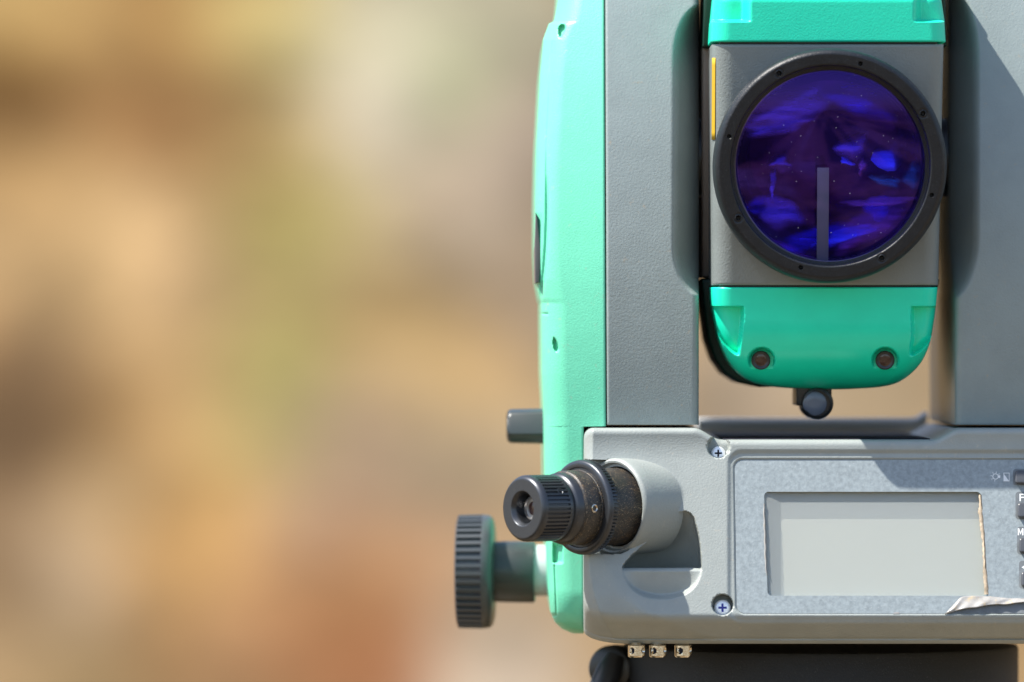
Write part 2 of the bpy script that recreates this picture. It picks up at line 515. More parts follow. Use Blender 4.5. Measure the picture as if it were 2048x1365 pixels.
# side latch (on the left side of the cover) and lever
bm_pts = [(1071, 425), (1075, 440), (1079, 480), (1082, 500), (1081, 530), (1078, 566), (1070, 566), (1069, 500)]
prism('side_latch', bm_pts, 40, 260, M['latch'], ts, 2)
k = 1 + 300 / D
lv = []
for x, a, b in ((1014, 0, 0), (1018, 2, 3), (1090, 6, 7)):
    for y, Y in ((819 - a * 0.3, 330), (827 - a * 0.5, 292), (870, 276 - a), (884 + a * .4, 300), (886 + a * .4, 420), (821, 420)):
        c = 6 if x == 1014 else 0
        lv.append(W(x, y + (c if y < 850 else -c), Y))
lf = [(0, 1, 2, 3, 4, 5)] + [(i*6 + j, (i+1)*6 + j, (i+1)*6 + (j+1) % 6, i*6 + (j+1) % 6) for i in range(2) for j in range(6)]
bmx = bmesh.new()
vs = [bmx.verts.new(p) for p in lv]
for q in lf: bmx.faces.new([vs[i] for i in q])
bmesh.ops.recalc_face_normals(bmx, faces=bmx.faces[:])
bmesh.ops.bevel(bmx, geom=[e for e in bmx.edges if not e.is_boundary], offset=5 * S, segments=3, profile=0.5, affect='EDGES')
me = bpy.data.meshes.new('lever'); bmx.to_mesh(me); bmx.free()
link('lever', me, M['hub'], ts, 50)

# ---- body and control panel
def top_edge(x):
    t = 857 + 23 * sst(1388, 1444, x) - 23 * sst(1862, 1922, x)
    return t + np.where(x < 1188, 20 - np.sqrt(np.clip(400 - (1188 - x)**2, 0, None)), 0)
def bot_edge(x):
    q = np.clip((1262 - x) / 94, 0, 1)
    return 1262 + 26 * np.sqrt(np.clip(1 - q**2.2, 0, 1))
TILT = 0.31
def plane(y):                                        # the tilted face that carries the keypad
    a = np.clip((y - 862) / 60, 0, 1)
    return -80 + 0.14 * 60 * a - (TILT + 0.14) * 60 * a * a / 2 - TILT * np.clip(y - 922, 0, None)
xs = np.concatenate([np.arange(1168, 1200, 1.0), np.arange(1200, 2052, 2.0), np.arange(2060, 2262, 8)])
u = np.linspace(0, 1, 232)
te, be = top_edge(xs), bot_edge(xs)
PX = np.repeat(xs[None, :], len(u), 0)
PY = te[None, :] * (1 - u[:, None]) + be[None, :] * u[:, None]
H = plane(PY)
db = be[None, :] - PY
lip = np.clip(62 - db, 0, None)
H += 1.75 * soft(lip, 22)
H += 6 * np.exp(-((db - 10) / 1.5)**2)                # parting line along the bottom
H += rover(PX - 1168, 12) + rover(PY - te[None, :], 13)
# bevelled left end, widening downwards, and the sculpted corner under the eyepiece
Lx = smooth_table([(840, 1186), (920, 1184), (1100, 1179), (1150, 1181), (1195, 1190), (1240, 1207), (1275, 1227), (1300, 1240)], PY)
H += 1.25 * soft(Lx - PX + 2, 4)
Rx = smooth_table([(1080, 1168), (1105, 1200), (1150, 1235), (1200, 1273), (1232, 1322), (1262, 1400), (1290, 1480)], PY)
H += 0.30 * soft(np.where(PY > 1080, Rx - PX, -1) * 0.75, 22) * sst(1090, 1125, PY)
# soft step round the keypad
H += 5 * (1 - sst(-2, 9, rrect(PX, PY, 1462, 907, 2400, 1240, 22)))
H += 4 * (1 - sst(-2.0, 1.5, rrect(PX, PY, 1467 + (PY - 920) * 0.014, 918, 2400, 1229, 18)))
H += 70 * (1 - sst(-2, 2, rrect(PX, PY, 1520, 976, 1986, 1198, 10)))
# eyepiece shroud growing out of the face
ang = math.radians(50)
ca_, sa_ = math.cos(ang), math.sin(ang)
EX, EY = 1214.0, 1014.0
EYP = float(plane(np.array(EY)))
rs = 94.0
w_ = np.sqrt(np.clip(rs * rs - (PY - EY)**2, 0, None))
s_ = (EX + ca_ * w_ - PX) / sa_
cyl = EYP - ca_ * s_ - sa_ * w_
inside = np.abs(PY - EY) < rs
cyl = np.where(inside, cyl, 1e4)
kk = 4.0
def smin(a, b, k):
    h = np.clip(0.5 + 0.5 * (b - a) / k, 0, 1)
    return b * (1 - h) + a * h - k * h * (1 - h)
# the shroud is cut off at its mouth: left of the mouth the face stays low, hidden by the lip and the tube
s_rim = -20.0
cyl = np.where(s_ > s_rim - 4, 1e4, cyl)
H = np.where(cyl < 1e3, smin(H, cyl, kk), H)
left_of = (s_ > s_rim - 4) & inside & (PX < 1300)
H = np.where(left_of, np.maximum(H, EYP + 60), H)
# finger scoop: a hollow that deepens down to a ledge, and the half-round bowl under the ledge
base_face = plane(PY)
xl = smooth_table([(1022, 1372), (1024, 1362), (1030, 1352), (1045, 1336), (1062, 1319), (1080, 1300), (1097, 1279), (1112, 1262), (1124, 1251), (1137, 1243)], PY)
xr = smooth_table([(1022, 1372), (1024, 1377), (1032, 1386), (1050, 1393), (1075, 1399), (1100, 1402), (1137, 1404)], PY)
up_in = np.minimum(PX - xl, xr - PX)
upm = sst(0, 4, up_in) * (PY > 1022) * (PY < 1136.2)
mid = np.clip((PX - xl) / np.maximum(xr - xl, 1), 0, 1)
up_d = 8 + 125 * np.clip((PY - 1022) / 114, 0, 1)**0.9 * (0.45 + 0.55 * np.sqrt(np.clip(4 * mid * (1 - mid), 0, 1)))
H = np.where(upm > 0, H * (1 - upm) + (base_face + up_d) * upm, H)
arc = 1 - np.abs((PX - 1324) / 80)**2.2
lo_b = 1139 + 62 * np.sqrt(np.clip(arc, 0, 1))
lom = (PY >= 1136.2) * sst(0, 13, lo_b - PY) * (np.abs(PX - 1324) < 79)
frac = np.clip((PY - 1139) / 62, 0, 1)
dep_lo = 2 + 26 * frac * sst(0.0, 0.75, arc) + 7 * (1 - sst(1136, 1143, PY))
H += dep_lo * lom
# screw holes
for (cx, cy, r) in ((1437, 894, 21.5), (1445, 1210, 20)):
    d = np.hypot(PX - cx, PY - cy)
    H += 34 * (1 - sst(r - 1.0, r + 2.0, d))
shell('control_panel', PX, PY, H, DEEP, M['panel'], ts, 60)

# rear rim of the U between the standards
pts = [(1392, 837), (1818, 837), (1832, 836), (1841, 832), (1848, 826), (1856, 824), (1857, 838), (1854, 852), (1848, 861), (1838, 867), (1824, 869), (1392, 869)]
prism('rear_rim', pts, 870, 930, M['sleeve'], ts, 12, 4)  # housing grey made lighter, standing in for light on the rim

# added black plate that paints the shaded gap on the floor of the U
prism('floor_shade', [(1446, 877.5), (1860, 877.5), (1860, 885), (1446, 885)], -30, 860, M['slot'], ts, 1)

# ---- keypad overlay with its display opening
def opl(y, off=0):
    return float(plane(np.array(float(y)))) + 7.5 + off
outer = rr_loop(1468.5, 920, 2250, 1227.5, 17, 8)
outer = [(x + (y - 920) * 0.014 * (x < 1600), y) for x, y in outer]
inner = rr_loop(1528, 984, 1962, 1192, 9, 8)
inner = [(x + (y - 984) * (0.035 if x < 1700 else 0.068) + (0.5 * math.sin(y * .06) + 0.35 * math.sin(y * .23 + 1) if 1000 < y < 1180 else 0), y) for x, y in inner]
def densify(loop, n):
    out = []
    for i in range(len(loop)):
        a, b = loop[i], loop[(i + 1) % len(loop)]
        out.append(a)
        L = math.hypot(a[0] - b[0], a[1] - b[1])
        if L > 40:
            for j in range(1, n):
                out.append((a[0] + (b[0] - a[0]) * j / n, a[1] + (b[1] - a[1]) * j / n))
    return out
od, idn = densify(outer, 16), densify(inner, 16)
v, f = [], []
N = len(od)
for lp, off in ((od, 6), (od, 1.2), ([(x + (1.2 if x < 1600 else -1.2), y) for x, y in od], 0), (idn, 0), ([(x, y) for x, y in idn], 1.0), (idn, 34)):
    for (x, y) in lp:
        v.append(W(x, y, opl(y, off)))
for a in range(5):
    for i in range(N):
        j = (i + 1) % N
        f.append((a*N + i, a*N + j, (a+1)*N + j, (a+1)*N + i))
bmx = bmesh.new()
vs = [bmx.verts.new(p) for p in v]
for q in f: bmx.faces.new([vs[i] for i in q])
bmesh.ops.recalc_face_normals(bmx, faces=bmx.faces[:])
me = bpy.data.meshes.new('keypad_overlay')
bmx.to_mesh(me); bmx.free()
overlay = link('keypad_overlay', me, M['overlay'], ts, 30)

def quad(name, x0, y0, x1, y1, off, material, parent, thick=2.0):
    v = []
    for dz in (0, thick):
        for (x, y) in ((x0, y0), (x1, y0), (x1, y1), (x0, y1)):
            v.append(W(x, y, opl(y, off + dz)))
    f = [(0, 3, 2, 1), (4, 5, 6, 7), (0, 1, 5, 4), (1, 2, 6, 5), (2, 3, 7, 6), (3, 0, 4, 7)]
    return frompy(name, v, f, material, parent, 0)
wv, wf = [], []
for x, dz in ((1524, 1.5), (1540, 5.0), (1562, 10), (1982, 10)):
    for y in (979, 1196):
        wv += [W(x, y, opl(y, dz)), W(x, y, opl(y, dz + 0.5))]
for i in range(3):
    a = i * 4
    wf += [(a, a + 2, a + 6, a + 4), (a + 1, a + 5, a + 7, a + 3), (a, a + 4, a + 5, a + 1), (a + 2, a + 3, a + 7, a + 6)]
wf += [(0, 1, 3, 2), (12, 14, 15, 13)]
frompy('display_window', wv, wf, M['window'], ts, 0)
quad('screen', 1522, 978, 1984, 1197, 26, M['lcd'], ts)

# worn grimy edge left and right of the display opening
def strip(name, pts, material, parent, off=-0.8, th=3):
    """pts: (x_left, x_right, y)"""
    v, f = [], []
    for (a, b, y) in pts:
        v += [W(a, y, opl(y, off + 1.0)), W((a + b) / 2, y, opl(y, off - 1.2)), W(b, y, opl(y, off + 1.0)), W(b, y, opl(y, off + th + 4)), W(a, y, opl(y, off + th))]
    for i in range(len(pts) - 1):
        for j in range(5):
            k = (j + 1) % 5
            f.append((i*5 + j, (i+1)*5 + j, (i+1)*5 + k, i*5 + k))
    f.append((0, 1, 2, 3, 4)); e = (len(pts) - 1) * 5
    f.append((e + 4, e + 3, e + 2, e + 1, e))
    return frompy(name, v, f, material, parent, 60)
pr = []
for i, y in enumerate(np.linspace(990, 1189, 60)):
    xr_ = 1962.0 + (y - 984) * 0.068 + (0.5 * math.sin(y * .06) + 0.35 * math.sin(y * .23 + 1) if 1000 < y < 1180 else 0)
    wd = 4.5 + 2.6 * random.random() + 1.5 * math.sin(y * .05)
    pr.append((xr_ - wd, xr_ + 1.0 + 0.8 * random.random(), y))
strip('worn_edge', pr, M['grime'], ts)
pl = []
for i, y in enumerate(np.linspace(1008, 1150, 44)):
    xl_ = 1528 + (y - 984) * 0.035 + (0.5 * math.sin(y * .06) + 0.35 * math.sin(y * .23 + 1) if 1000 < y < 1180 else 0)
    wd = 2.6 * math.sin((y - 1005) / 150 * math.pi) + 0.5 * random.random()
    pl.append((xl_ - 1.0 - wd, xl_ + 0.8, y))
strip('worn_edge', pl, M['film'], ts)

# bare panel showing where the film has peeled, and the lifted film
def flat(name, pts, off, material, parent, th=1.5):
    n = len(pts)
    v = [W(x, y, opl(y, off)) for x, y in pts] + [W(x, y, opl(y, off + th)) for x, y in pts]
    f = [tuple(range(n)), tuple(range(2*n - 1, n - 1, -1))] + [(i, (i + 1) % n, n + (i + 1) % n, n + i) for i in range(n)]
    return frompy(name, v, f, material, parent, 0)
flat('bare_patch', [(1893, 1227), (2240, 1227), (2240, 1196), (2048, 1204), (1985, 1208), (1930, 1218)], -0.6, M['under'], ts, 1.2)
def lifted_film():
    n, m = 60, 14
    v, f = [], []
    xs_ = np.linspace(1890, 2240, n)
    for x in xs_:
        if x < 1922: yt = 1228 - (x - 1890) * 34 / 32
        elif x < 1978: yt = 1194 - 2 * math.sin((x - 1922) / 56 * 3.14)
        else: yt = 1193 + min(1, (x - 1978) / 40) * 4
        yb = 1228 - 0.05 * (x - 1890) - 16.5 * (1 - math.exp(-(x - 1890) / 60.0)) + 0.8 * math.sin(x * .11)
        yb = max(yb, yt + 0.6)
        for j in range(m):
            t = j / (m - 1)
            y = yt + (yb - yt) * t
            h = -1.2 - 7.5 * t ** 1.6 * min(1, (x - 1888) / 40) - 2.2 * math.sin(t * 3.14) * (1 + math.sin(x * .07 + 2 * t)) - 1.0 * math.sin(x * .21 + 5 * t)
            v.append(W(x, y, opl(y, h)))
    for i in range(n - 1):
        for j in range(m - 1):
            f.append((i*m + j, i*m + j + 1, (i+1)*m + j + 1, (i+1)*m + j))
    o = frompy('peeled_film', v, f, M['film'], ts, 70)
    md = o.modifiers.new('thickness', 'SOLIDIFY')
    md.thickness = 1.5 * S
lifted_film()
flat('film_tear', [(1786, 1228), (1789, 1225), (1797, 1224.5), (1800, 1228)], -1.5, M['film'], ts, 2)

# printed marks on the keypad
def ring_flat(name, cx, cy, r0, r1, off, material, parent, n=20):
    v = [W(cx + r*math.cos(2*math.pi*i/n), cy + r*math.sin(2*math.pi*i/n), opl(cy + r*math.sin(2*math.pi*i/n), off)) for r in (r0, r1) for i in range(n)]
    f = [(i, (i + 1) % n, n + (i + 1) % n, n + i) for i in range(n)]
    return v, f
def marks(name, polys, off, parent):
    v, f = [], []
    for p in polys:
        b = len(v)
        v += [W(x, y, opl(y, off)) for x, y in p]
        f.append(tuple(range(b, b + len(p))))
    return frompy(name, v, f, M['print'], parent, 0)
sunp = []
cx, cy = 1991, 953.5
for i in range(14):
    a, b = 2*math.pi*i/14, 2*math.pi*(i + 1)/14
    sunp.append([(cx + r*math.cos(t), cy + r*math.sin(t)) for r, t in ((4.6, a), (6.2, a), (6.2, b), (4.6, b))])
for i in range(7):
    a = math.radians(100 + i * 45)
    if i == 6: continue
    ux, uy = math.cos(a), math.sin(a)
    sunp.append([(cx + ux*q + uy*w, cy + uy*q - ux*w) for q, w in ((7, -.6), (7, .6), (10, .6), (10, -.6))])
sunp.append([(1997, 951), (2000.5, 951), (2000.5, 956.5), (1997, 956.5)])
marks('light_symbol', sunp, -0.5, overlay)
marks('contrast_symbol', [[(2007, 946), (2019, 946), (2019, 947.2), (2007, 947.2)], [(2007, 962), (2019, 962), (2019, 963.2), (2007, 963.2)],
                          [(2007, 947.2), (2008.2, 947.2), (2008.2, 962), (2007, 962)], [(2017.8, 947.2), (2019, 947.2), (2019, 962), (2017.8, 962)],
                          [(2008.2, 949), (2017.8, 962), (2008.2, 962)]], -0.5, overlay)
marks('letter_f', [[(2039, 988), (2041.6, 988), (2041.6, 1003), (2039, 1003)], [(2041.6, 988), (2049, 988), (2049, 990.4), (2041.6, 990.4)],
                   [(2041.6, 994), (2048, 994), (2048, 996.4), (2041.6, 996.4)]], -0.5, overlay)
marks('letter_m', [[(2035.5, 1057), (2038.2, 1057), (2038.2, 1071), (2035.5, 1071)], [(2038.2, 1057), (2041.2, 1065.5), (2041.2, 1070), (2038.2, 1062)],
                   [(2044.2, 1057), (2041.2, 1065.5), (2041.2, 1070), (2044.2, 1062)], [(2044.2, 1057), (2047, 1057), (2047, 1071), (2044.2, 1071)]], -0.5, overlay)
marks('triangle_mark', [[(2043, 1135), (2050, 1131), (2050, 1139)]], -0.5, overlay)
# keys at the picture's right edge
for i, (x0, y0, y1) in enumerate(((2030, 941, 968), (2035, 1006, 1036), (2038, 1076, 1106), (2042, 1144, 1174))):
    lp = rr_loop(x0, y0, x0 + 58, y1, 6, 5)
    bm = bmesh.new()
    vf = [bm.verts.new(W(x, y, opl(y, -13))) for x, y in lp]
    vb = [bm.verts.new(W(x, y, opl(y, 3))) for x, y in lp]
    ff = bm.faces.new(vf)
    for a in range(len(lp)):
        b = (a + 1) % len(lp)
        bm.faces.new((vf[b], vf[a], vb[a], vb[b]))
    bmesh.ops.recalc_face_normals(bm, faces=bm.faces[:])
    bmesh.ops.bevel(bm, geom=[e for e in ff.edges], offset=4 * S, segments=3, profile=0.5, affect='EDGES')
    me = bpy.data.meshes.new('key'); bm.to_mesh(me); bm.free()
    kk_ = link('key', me, M['knob'], ts, 40)
    # dark worn surround
    flat('key_surround', rr_loop(x0 - 4, y0 - (3 if i == 0 else 22), x0 + 64, y1 + 3, 6, 3), -0.25, M['under'], kk_, 0.1)

# ---- cross-head screws
def screw(cx, cy, Y, r, slot='bluish'):
    o = W(cx, cy, Y)
    nrm = Vector((0, -1, 0.12)).normalized()
    s = lathe('screw', [(-6, r), (-1.5, r), (0, r * 0.9), (0.8, r * 0.6)], o, nrm, M['steel'], ts, 32)
    u_ = Vector((1, 0, 0)); w2 = nrm.cross(u_)
    a, b = r * 0.52, r * 0.13
    pts = [(-b, a), (b, a), (b, b), (a, b), (a, -b), (b, -b), (b, -a), (-b, -a), (-b, -b), (-a, -b), (-a, b), (-b, b)]
    v = [o + (u_ * p + w2 * q + nrm * 1.1) * S for p, q in pts] + [o + (u_ * p + w2 * q - nrm * 1) * S for p, q in pts]
    f = [tuple(range(12))] + [(i, (i+1) % 12, 12 + (i+1) % 12, 12 + i) for i in range(12)]
    frompy('cross_slot', v, f, M[slot], s, 0)
screw(1436.5, 907, opl(907) + 19, 14.0, 'slot')
screw(1445, 1216, opl(1216) + 14, 16.2)

# ---- telescope
CX, CY = 1658.5, 333.5
# grey body
ys3 = np.linspace(93, 571, 160)
PX, PY = rows(ys3, lambda y: 1421 + (y - 93) * 0.004, lambda y: 1881 - (y - 93) * 0.0125, 150)
dl, dr = PX - PX[:, :1], PX[:, -1:] - PX
H = -46 + 108 * (1 - sst(185, 189, np.hypot(PX - CX, PY - CY))) + rover(dl, 42) + rover(dr, 30) + rover(np.minimum(PY - 93, 571 - PY), 3)
shell('telescope_body', PX, PY, H, 560, M['tgrey'], ts)
# upper cap
ys4 = np.concatenate([np.linspace(-92, 0, 50), np.linspace(1, 88.5, 90)])
PX, PY = rows(ys4, lambda y: table([(-92, 1452), (-70, 1438), (-40, 1430), (0, 1424), (44, 1420), (88, 1418)], y),
              lambda y: table([(-92, 1864), (-70, 1869), (-40, 1872), (0, 1875), (44, 1882), (88, 1885)], y), 190)
dl, dr = PX - PX[:, :1], PX[:, -1:] - PX
def cap_height(sideL, sideR, below):
    H = -50 + rover(dl, 40) + rover(dr, 30)
    return H
H = cap_height(0, 0, 0) + 0.10 * np.clip(88 - PY, 0, None) + 0.75 * soft(12 - PY, 14)
pk = np.maximum(1 - sst(1478, 1500, PX), sst(1820, 1838, PX)) * (1 - sst(44.5, 50, PY))
H += 34 * pk + rover(88.5 - PY, 4)
shell('telescope_cap', PX, PY, H, 540, M['green'], ts)
# lower cap
ys5 = np.concatenate([np.linspace(575, 740, 90), np.linspace(741.5, 779.5, 45)])
Lb = [(575, 1422), (600, 1423), (625, 1426), (650, 1431), (680, 1439), (705, 1448), (730, 1462), (748, 1478), (760, 1496), (768, 1516), (773, 1540), (776, 1565), (778.5, 1610), (779.5, 1640)]
Rb = [(575, 1874), (600, 1872), (625, 1869.5), (650, 1866), (680, 1861), (705, 1853), (730, 1839), (748, 1822), (760, 1806), (768, 1790), (773, 1770), (776, 1748), (778.5, 1705), (779.5, 1680)]
PX, PY = rows(ys5, lambda y: smooth_table(Lb, y), lambda y: smooth_table(Rb, y), 200)
dl, dr = PX - PX[:, :1], PX[:, -1:] - PX
H = -45 + rover(dl, 40) + rover(dr, 30)
H += 0.12 * np.clip(650 - PY, 0, None) * 0 + 175 * (1 - np.sqrt(np.clip(1 - (np.clip(PY - 640, 0, None) / 141)**2, 0, 1)))
pk = np.zeros_like(PX)
lx = 1486 - 0.10 * np.clip(PY - 640, 0, None)
rx_ = 1822 + 0.06 * np.clip(PY - 640, 0, None) - 6 * sst(660, 710, PY)
bl = 714 - 0.0105 * np.clip(1486 - PX, 0, None)**2 * 1.6
br = 714 - 0.0105 * np.clip(PX - 1816, 0, None)**2 * 1.6
pk = (1 - sst(-6, 2, PX - lx)) * (1 - sst(-8, 1, PY - bl)) + sst(-2, 6, PX - rx_) * (1 - sst(-8, 1, PY - br))
pk *= sst(612, 616, PY)
H += 36 * pk * (1 - 0.25 * sst(616, 712, PY)) + rover(PY - 575, 3)
for lxx in (1523.5, 1770.5):
    d = np.hypot(PX - lxx, PY - 722)
    flatY = -45 + 175 * (1 - math.sqrt(1 - ((722 - 640) / 141)**2)) + 16
    mk = 1 - sst(24, 28, d)
    H = H * (1 - mk) + np.maximum(flatY, H) * mk
shell('telescope_cap', PX, PY, H, 540, M['greens'], ts)
for lxx in (1521.5, 1769.5):
    g = lathe('guide_light', [(0, 19), (14, 19), (16, 17), (15, 12), (13, 10)], W(lxx, 721, flatY + 3), (0, -1, 0), M['blacks'], ts, 40)
    lathe('light_lens', [(0, 14), (14.2, 14), (15.5, 10), (16, 5)], W(lxx, 720.5, flatY + 3), (0, -1, 0), M['red'], g, 32)
# dark grooves of the cap joints: a slightly smaller inner body seen in the gaps
prism('joint_gasket', [(1436, 84), (1868, 84), (1868, 98), (1436, 98)], -34, 60, M['blacks'], ts, 3)
prism('joint_gasket', [(1438, 566), (1860, 566), (1860, 580), (1438, 580)], -34, 60, M['blacks'], ts, 3)
# wider rear half of the telescope, seen past the left edge of the front half
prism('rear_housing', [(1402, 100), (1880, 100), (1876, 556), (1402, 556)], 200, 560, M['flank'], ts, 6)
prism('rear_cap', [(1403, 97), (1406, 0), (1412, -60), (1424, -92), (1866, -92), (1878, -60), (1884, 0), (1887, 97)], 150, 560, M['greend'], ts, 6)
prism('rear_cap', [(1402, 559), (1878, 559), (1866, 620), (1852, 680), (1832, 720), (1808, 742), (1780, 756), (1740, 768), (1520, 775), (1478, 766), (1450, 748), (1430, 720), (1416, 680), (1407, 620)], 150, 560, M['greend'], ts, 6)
# trunnion axle
o = (W(1380, 314, 260) + W(1440, 314, 260)) / 2
lathe('trunnion', [(-60, 80), (560, 80)], W(1385, 316, 240), (1, 0, 0), M['blacks'], ts, 48)
# yellow label on the left flank
v = [W(1420.5, 122, 10), W(1431, 124, -22), W(1432, 270, -22), W(1420.5, 284, 10)]
def label_strip():
    ysl = np.linspace(120, 282, 12)
    vv, ff = [], []
    for y in ysl:
        for x in np.linspace(1421.7, 1428.5, 8):
            h = -46 + float(rover(np.array(x - 1421.1), 42)) - 1.2
            vv.append(W(x - 0.6, y, h))
        
    for i in range(11):
        for j in range(7):
            ff.append((i*8 + j, (i+1)*8 + j, (i+1)*8 + j + 1, i*8 + j + 1))
    o = frompy('warning_label', vv, ff, M['yellow'], ts, 60)
    md = o.modifiers.new('thickness', 'SOLIDIFY')
    md.thickness = 0.8 * S
label_strip()

# ---- objective ring (with its eight pits) and glass
def objective():
    prof = [(226, -36), (231, -50), (233, -70), (233, -118), (232.4, -126), (230, -134), (226, -140), (222.5, -142.5)]
    prof += [(r, -143) for r in np.arange(221, 201.5, -1.25)]
    prof += [(200.5, -142.3), (199, -140), (198.2, -136), (197.4, -124), (195.5, -123), (194.6, -118), (192.8, -117.4), (192.2, -112), (190.4, -111.5), (190, -104), (189, -60)]
    n = 900
    th = np.arange(n) * 2 * math.pi / n
    pits = []
    for i in range(4):
        pits.append((math.radians(-60.5 + 90 * i + 31), 4.0, True))
        pits.append((math.radians(-74 + 90 * i), 3.4, False))
    v = []
    for (r, Y) in prof:
        x, y = r * np.cos(th), r * np.sin(th)
        yy = np.full(n, float(Y))
        if Y < -141.5:
            for (a, rad, rim) in pits:
                d = np.hypot(x - 210.5 * math.cos(a), y - 210.5 * math.sin(a))
                yy += 12 * (1 - sst(rad - 0.6, rad + 1.0, d))
                if rim: yy += 1.6 * np.exp(-((d - 8.2) / 1.3)**2)
        for j in range(n):
            v.append(W(CX, CY, -143) + Vector((x[j], 0, -y[j])) * S * (1 - 143 / D) + Vector((0, (yy[j] + 143) * S, 0)))
    f = []
    for i in range(len(prof) - 1):
        for j in range(n):
            k = (j + 1) % n
            f.append((i*n + j, i*n + k, (i+1)*n + k, (i+1)*n + j))
    frompy('objective_ring', v, f, M['black'], ts, 40)
objective()
fwd = Vector((0, -1, 0))
def cap_lens(name, r, edge, sag, material, n=64, rings=24, cx=CX, cy=CY, par=ts):
    """shallow spherical surface, edge depth and bulge towards the camera"""
    v, f = [], []
    o = W(cx, cy, edge)
    R = (r * r + sag * sag) / (2 * abs(sag))
    for i in range(rings + 1):
        q = r * i / rings
        b = (math.sqrt(R * R - q * q) - (R - abs(sag))) * (1 if sag > 0 else -1)
        if i == 0:
            v.append(o + Vector((0, -b * S, 0)))
        else:
            for j in range(n):
                a = 2 * math.pi * j / n
                v.append(o + Vector((q * math.cos(a) * S, -b * S, q * math.sin(a) * S)))
    for j in range(n):
        f.append((0, 1 + j, 1 + (j + 1) % n))
    for i in range(rings - 1):
        for j in range(n):
            k = (j + 1) % n
            f.append((1 + i*n + j, 1 + (i+1)*n + j, 1 + (i+1)*n + k, 1 + i*n + k))
    return frompy(name, v, f, material, par, 0 or 80)
lens = cap_lens('objective_lens', 191.5, -108, 22, M['glass'])
cap_lens('rear_surface', 190, -70, -12, M['glass2'], par=lens)
cap_lens('inner_lens', 170, 40, 12, M['glass3'], par=lens)
lathe('lens_barrel', [(0, 191), (0, 189.5), (-120, 186), (-121, 20), (-124, 20), (-124, 188)], W(CX, CY, -64), (0, -1, 0), M['slot'], lens, 96, caps=False)
lathe('barrel_back', [(0, 120), (4, 118)], W(CX, CY, 62), (0, -1, 0), M['slot'], lens, 48)
# light guide bar behind the glass
box('mirror_bar', W(1632, 524, -84), W(1655.5, 337, -84) + Vector((0, 4 * S, 0)), M['barglass'], lens, 1.0 * S, 2)
# added tinted patches imitating reflections deep in the lens, fading towards their edges
def patchmat(name, tint, weight, rough, streak=0.5, ang=0.0):
    m = bpy.data.materials.new(name)
    m.use_nodes = True
    n = m.node_tree
    n.nodes.clear()
    o = n.nodes.new('ShaderNodeOutputMaterial')
    t = n.nodes.new('ShaderNodeBsdfTransparent')
    g = n.nodes.new('ShaderNodeBsdfGlossy')
    g.inputs['Color'].default_value = (*tint, 1)
    g.inputs['Roughness'].default_value = rough
    at = n.nodes.new('ShaderNodeAttribute')
    at.attribute_name = 'patch_fade'
    geo = n.nodes.new('ShaderNodeNewGeometry')
    mp = n.nodes.new('ShaderNodeMapping')
    mp.inputs['Rotation'].default_value = (0, ang, 0)
    mp.inputs['Scale'].default_value = (120, 300, 700)
    n.links.new(geo.outputs['Position'], mp.inputs['Vector'])
    ns = n.nodes.new('ShaderNodeTexNoise')
    ns.inputs['Scale'].default_value = 1.0
    ns.inputs['Detail'].default_value = 5
    n.links.new(mp.outputs['Vector'], ns.inputs['Vector'])
    mr = n.nodes.new('ShaderNodeMapRange')
    mr.inputs['From Min'].default_value = 0.35
    mr.inputs['From Max'].default_value = 0.65
    mr.inputs['To Min'].default_value = weight * (1 - streak)
    mr.inputs['To Max'].default_value = weight
    n.links.new(ns.outputs['Fac'], mr.inputs['Value'])
    ml = n.nodes.new('ShaderNodeMath')
    ml.operation = 'MULTIPLY'
    n.links.new(at.outputs['Fac'], ml.inputs[0])
    n.links.new(mr.outputs['Result'], ml.inputs[1])
    mx = n.nodes.new('ShaderNodeMixShader')
    n.links.new(ml.outputs[0], mx.inputs['Fac'])
    n.links.new(t.outputs[0], mx.inputs[1])
    n.links.new(g.outputs[0], mx.inputs[2])
    n.links.new(mx.outputs[0], o.inputs['Surface'])
    return m
C_ = {'blue': patchmat('blue_reflection', (0.14, 0.17, 1.0), 0.95, 0.2, 0.6, 0.5), 'deep': patchmat('deep_blue_reflection', (0.07, 0.06, 0.9), 0.55, 0.3, 0.8, -0.2),
      'violet': patchmat('violet_reflection', (0.30, 0.19, 0.85), 0.6, 0.3, 0.6, 0.1), 'plum': patchmat('plum_reflection', (0.42, 0.12, 0.55), 0.5, 0.3, 0.9, 0.15),
      'teal': patchmat('teal_reflection', (0.03, 0.30, 0.40), 0.6, 0.3, 0.6), 'rose': patchmat('rose_reflection', (0.55, 0.20, 0.55), 0.5, 0.3, 0.7, 0.1)}
def face(pts, Y, tilt, coat, bulge=4, hard=0.0):
    cx = sum(p[0] for p in pts) / len(pts); cy = sum(p[1] for p in pts) / len(pts)
    n = len(pts)
    v, f, w = [], [], []
    sc_ = (1.0, 0.9, 0.75, 0.5, 0.25)
    wt = (hard, 0.35 + 0.65 * hard, 0.8 + 0.2 * hard, 1, 1)
    for s_, q in zip(sc_, wt):
        for (x, y) in pts:
            dx, dy = (x - cx) * s_, (y - cy) * s_
            v.append(W(cx + dx, cy + dy, Y + tilt[0] * dx + tilt[1] * dy - bulge * (1 - s_ * s_)))
            w.append(q)
    v.append(W(cx, cy, Y - bulge)); w.append(1)
    for i in range(4):
        for j in range(n):
            k = (j + 1) % n
            f.append((i*n + j, i*n + k, (i+1)*n + k, (i+1)*n + j))
    for j in range(n):
        f.append((4*n + j, 4*n + (j + 1) % n, 5*n))
    o = frompy('reflection_patch', v, f, C_[coat], lens, 80)
    at = o.data.attributes.new('patch_fade', 'FLOAT', 'POINT')
    at.data.foreach_set('value', w)
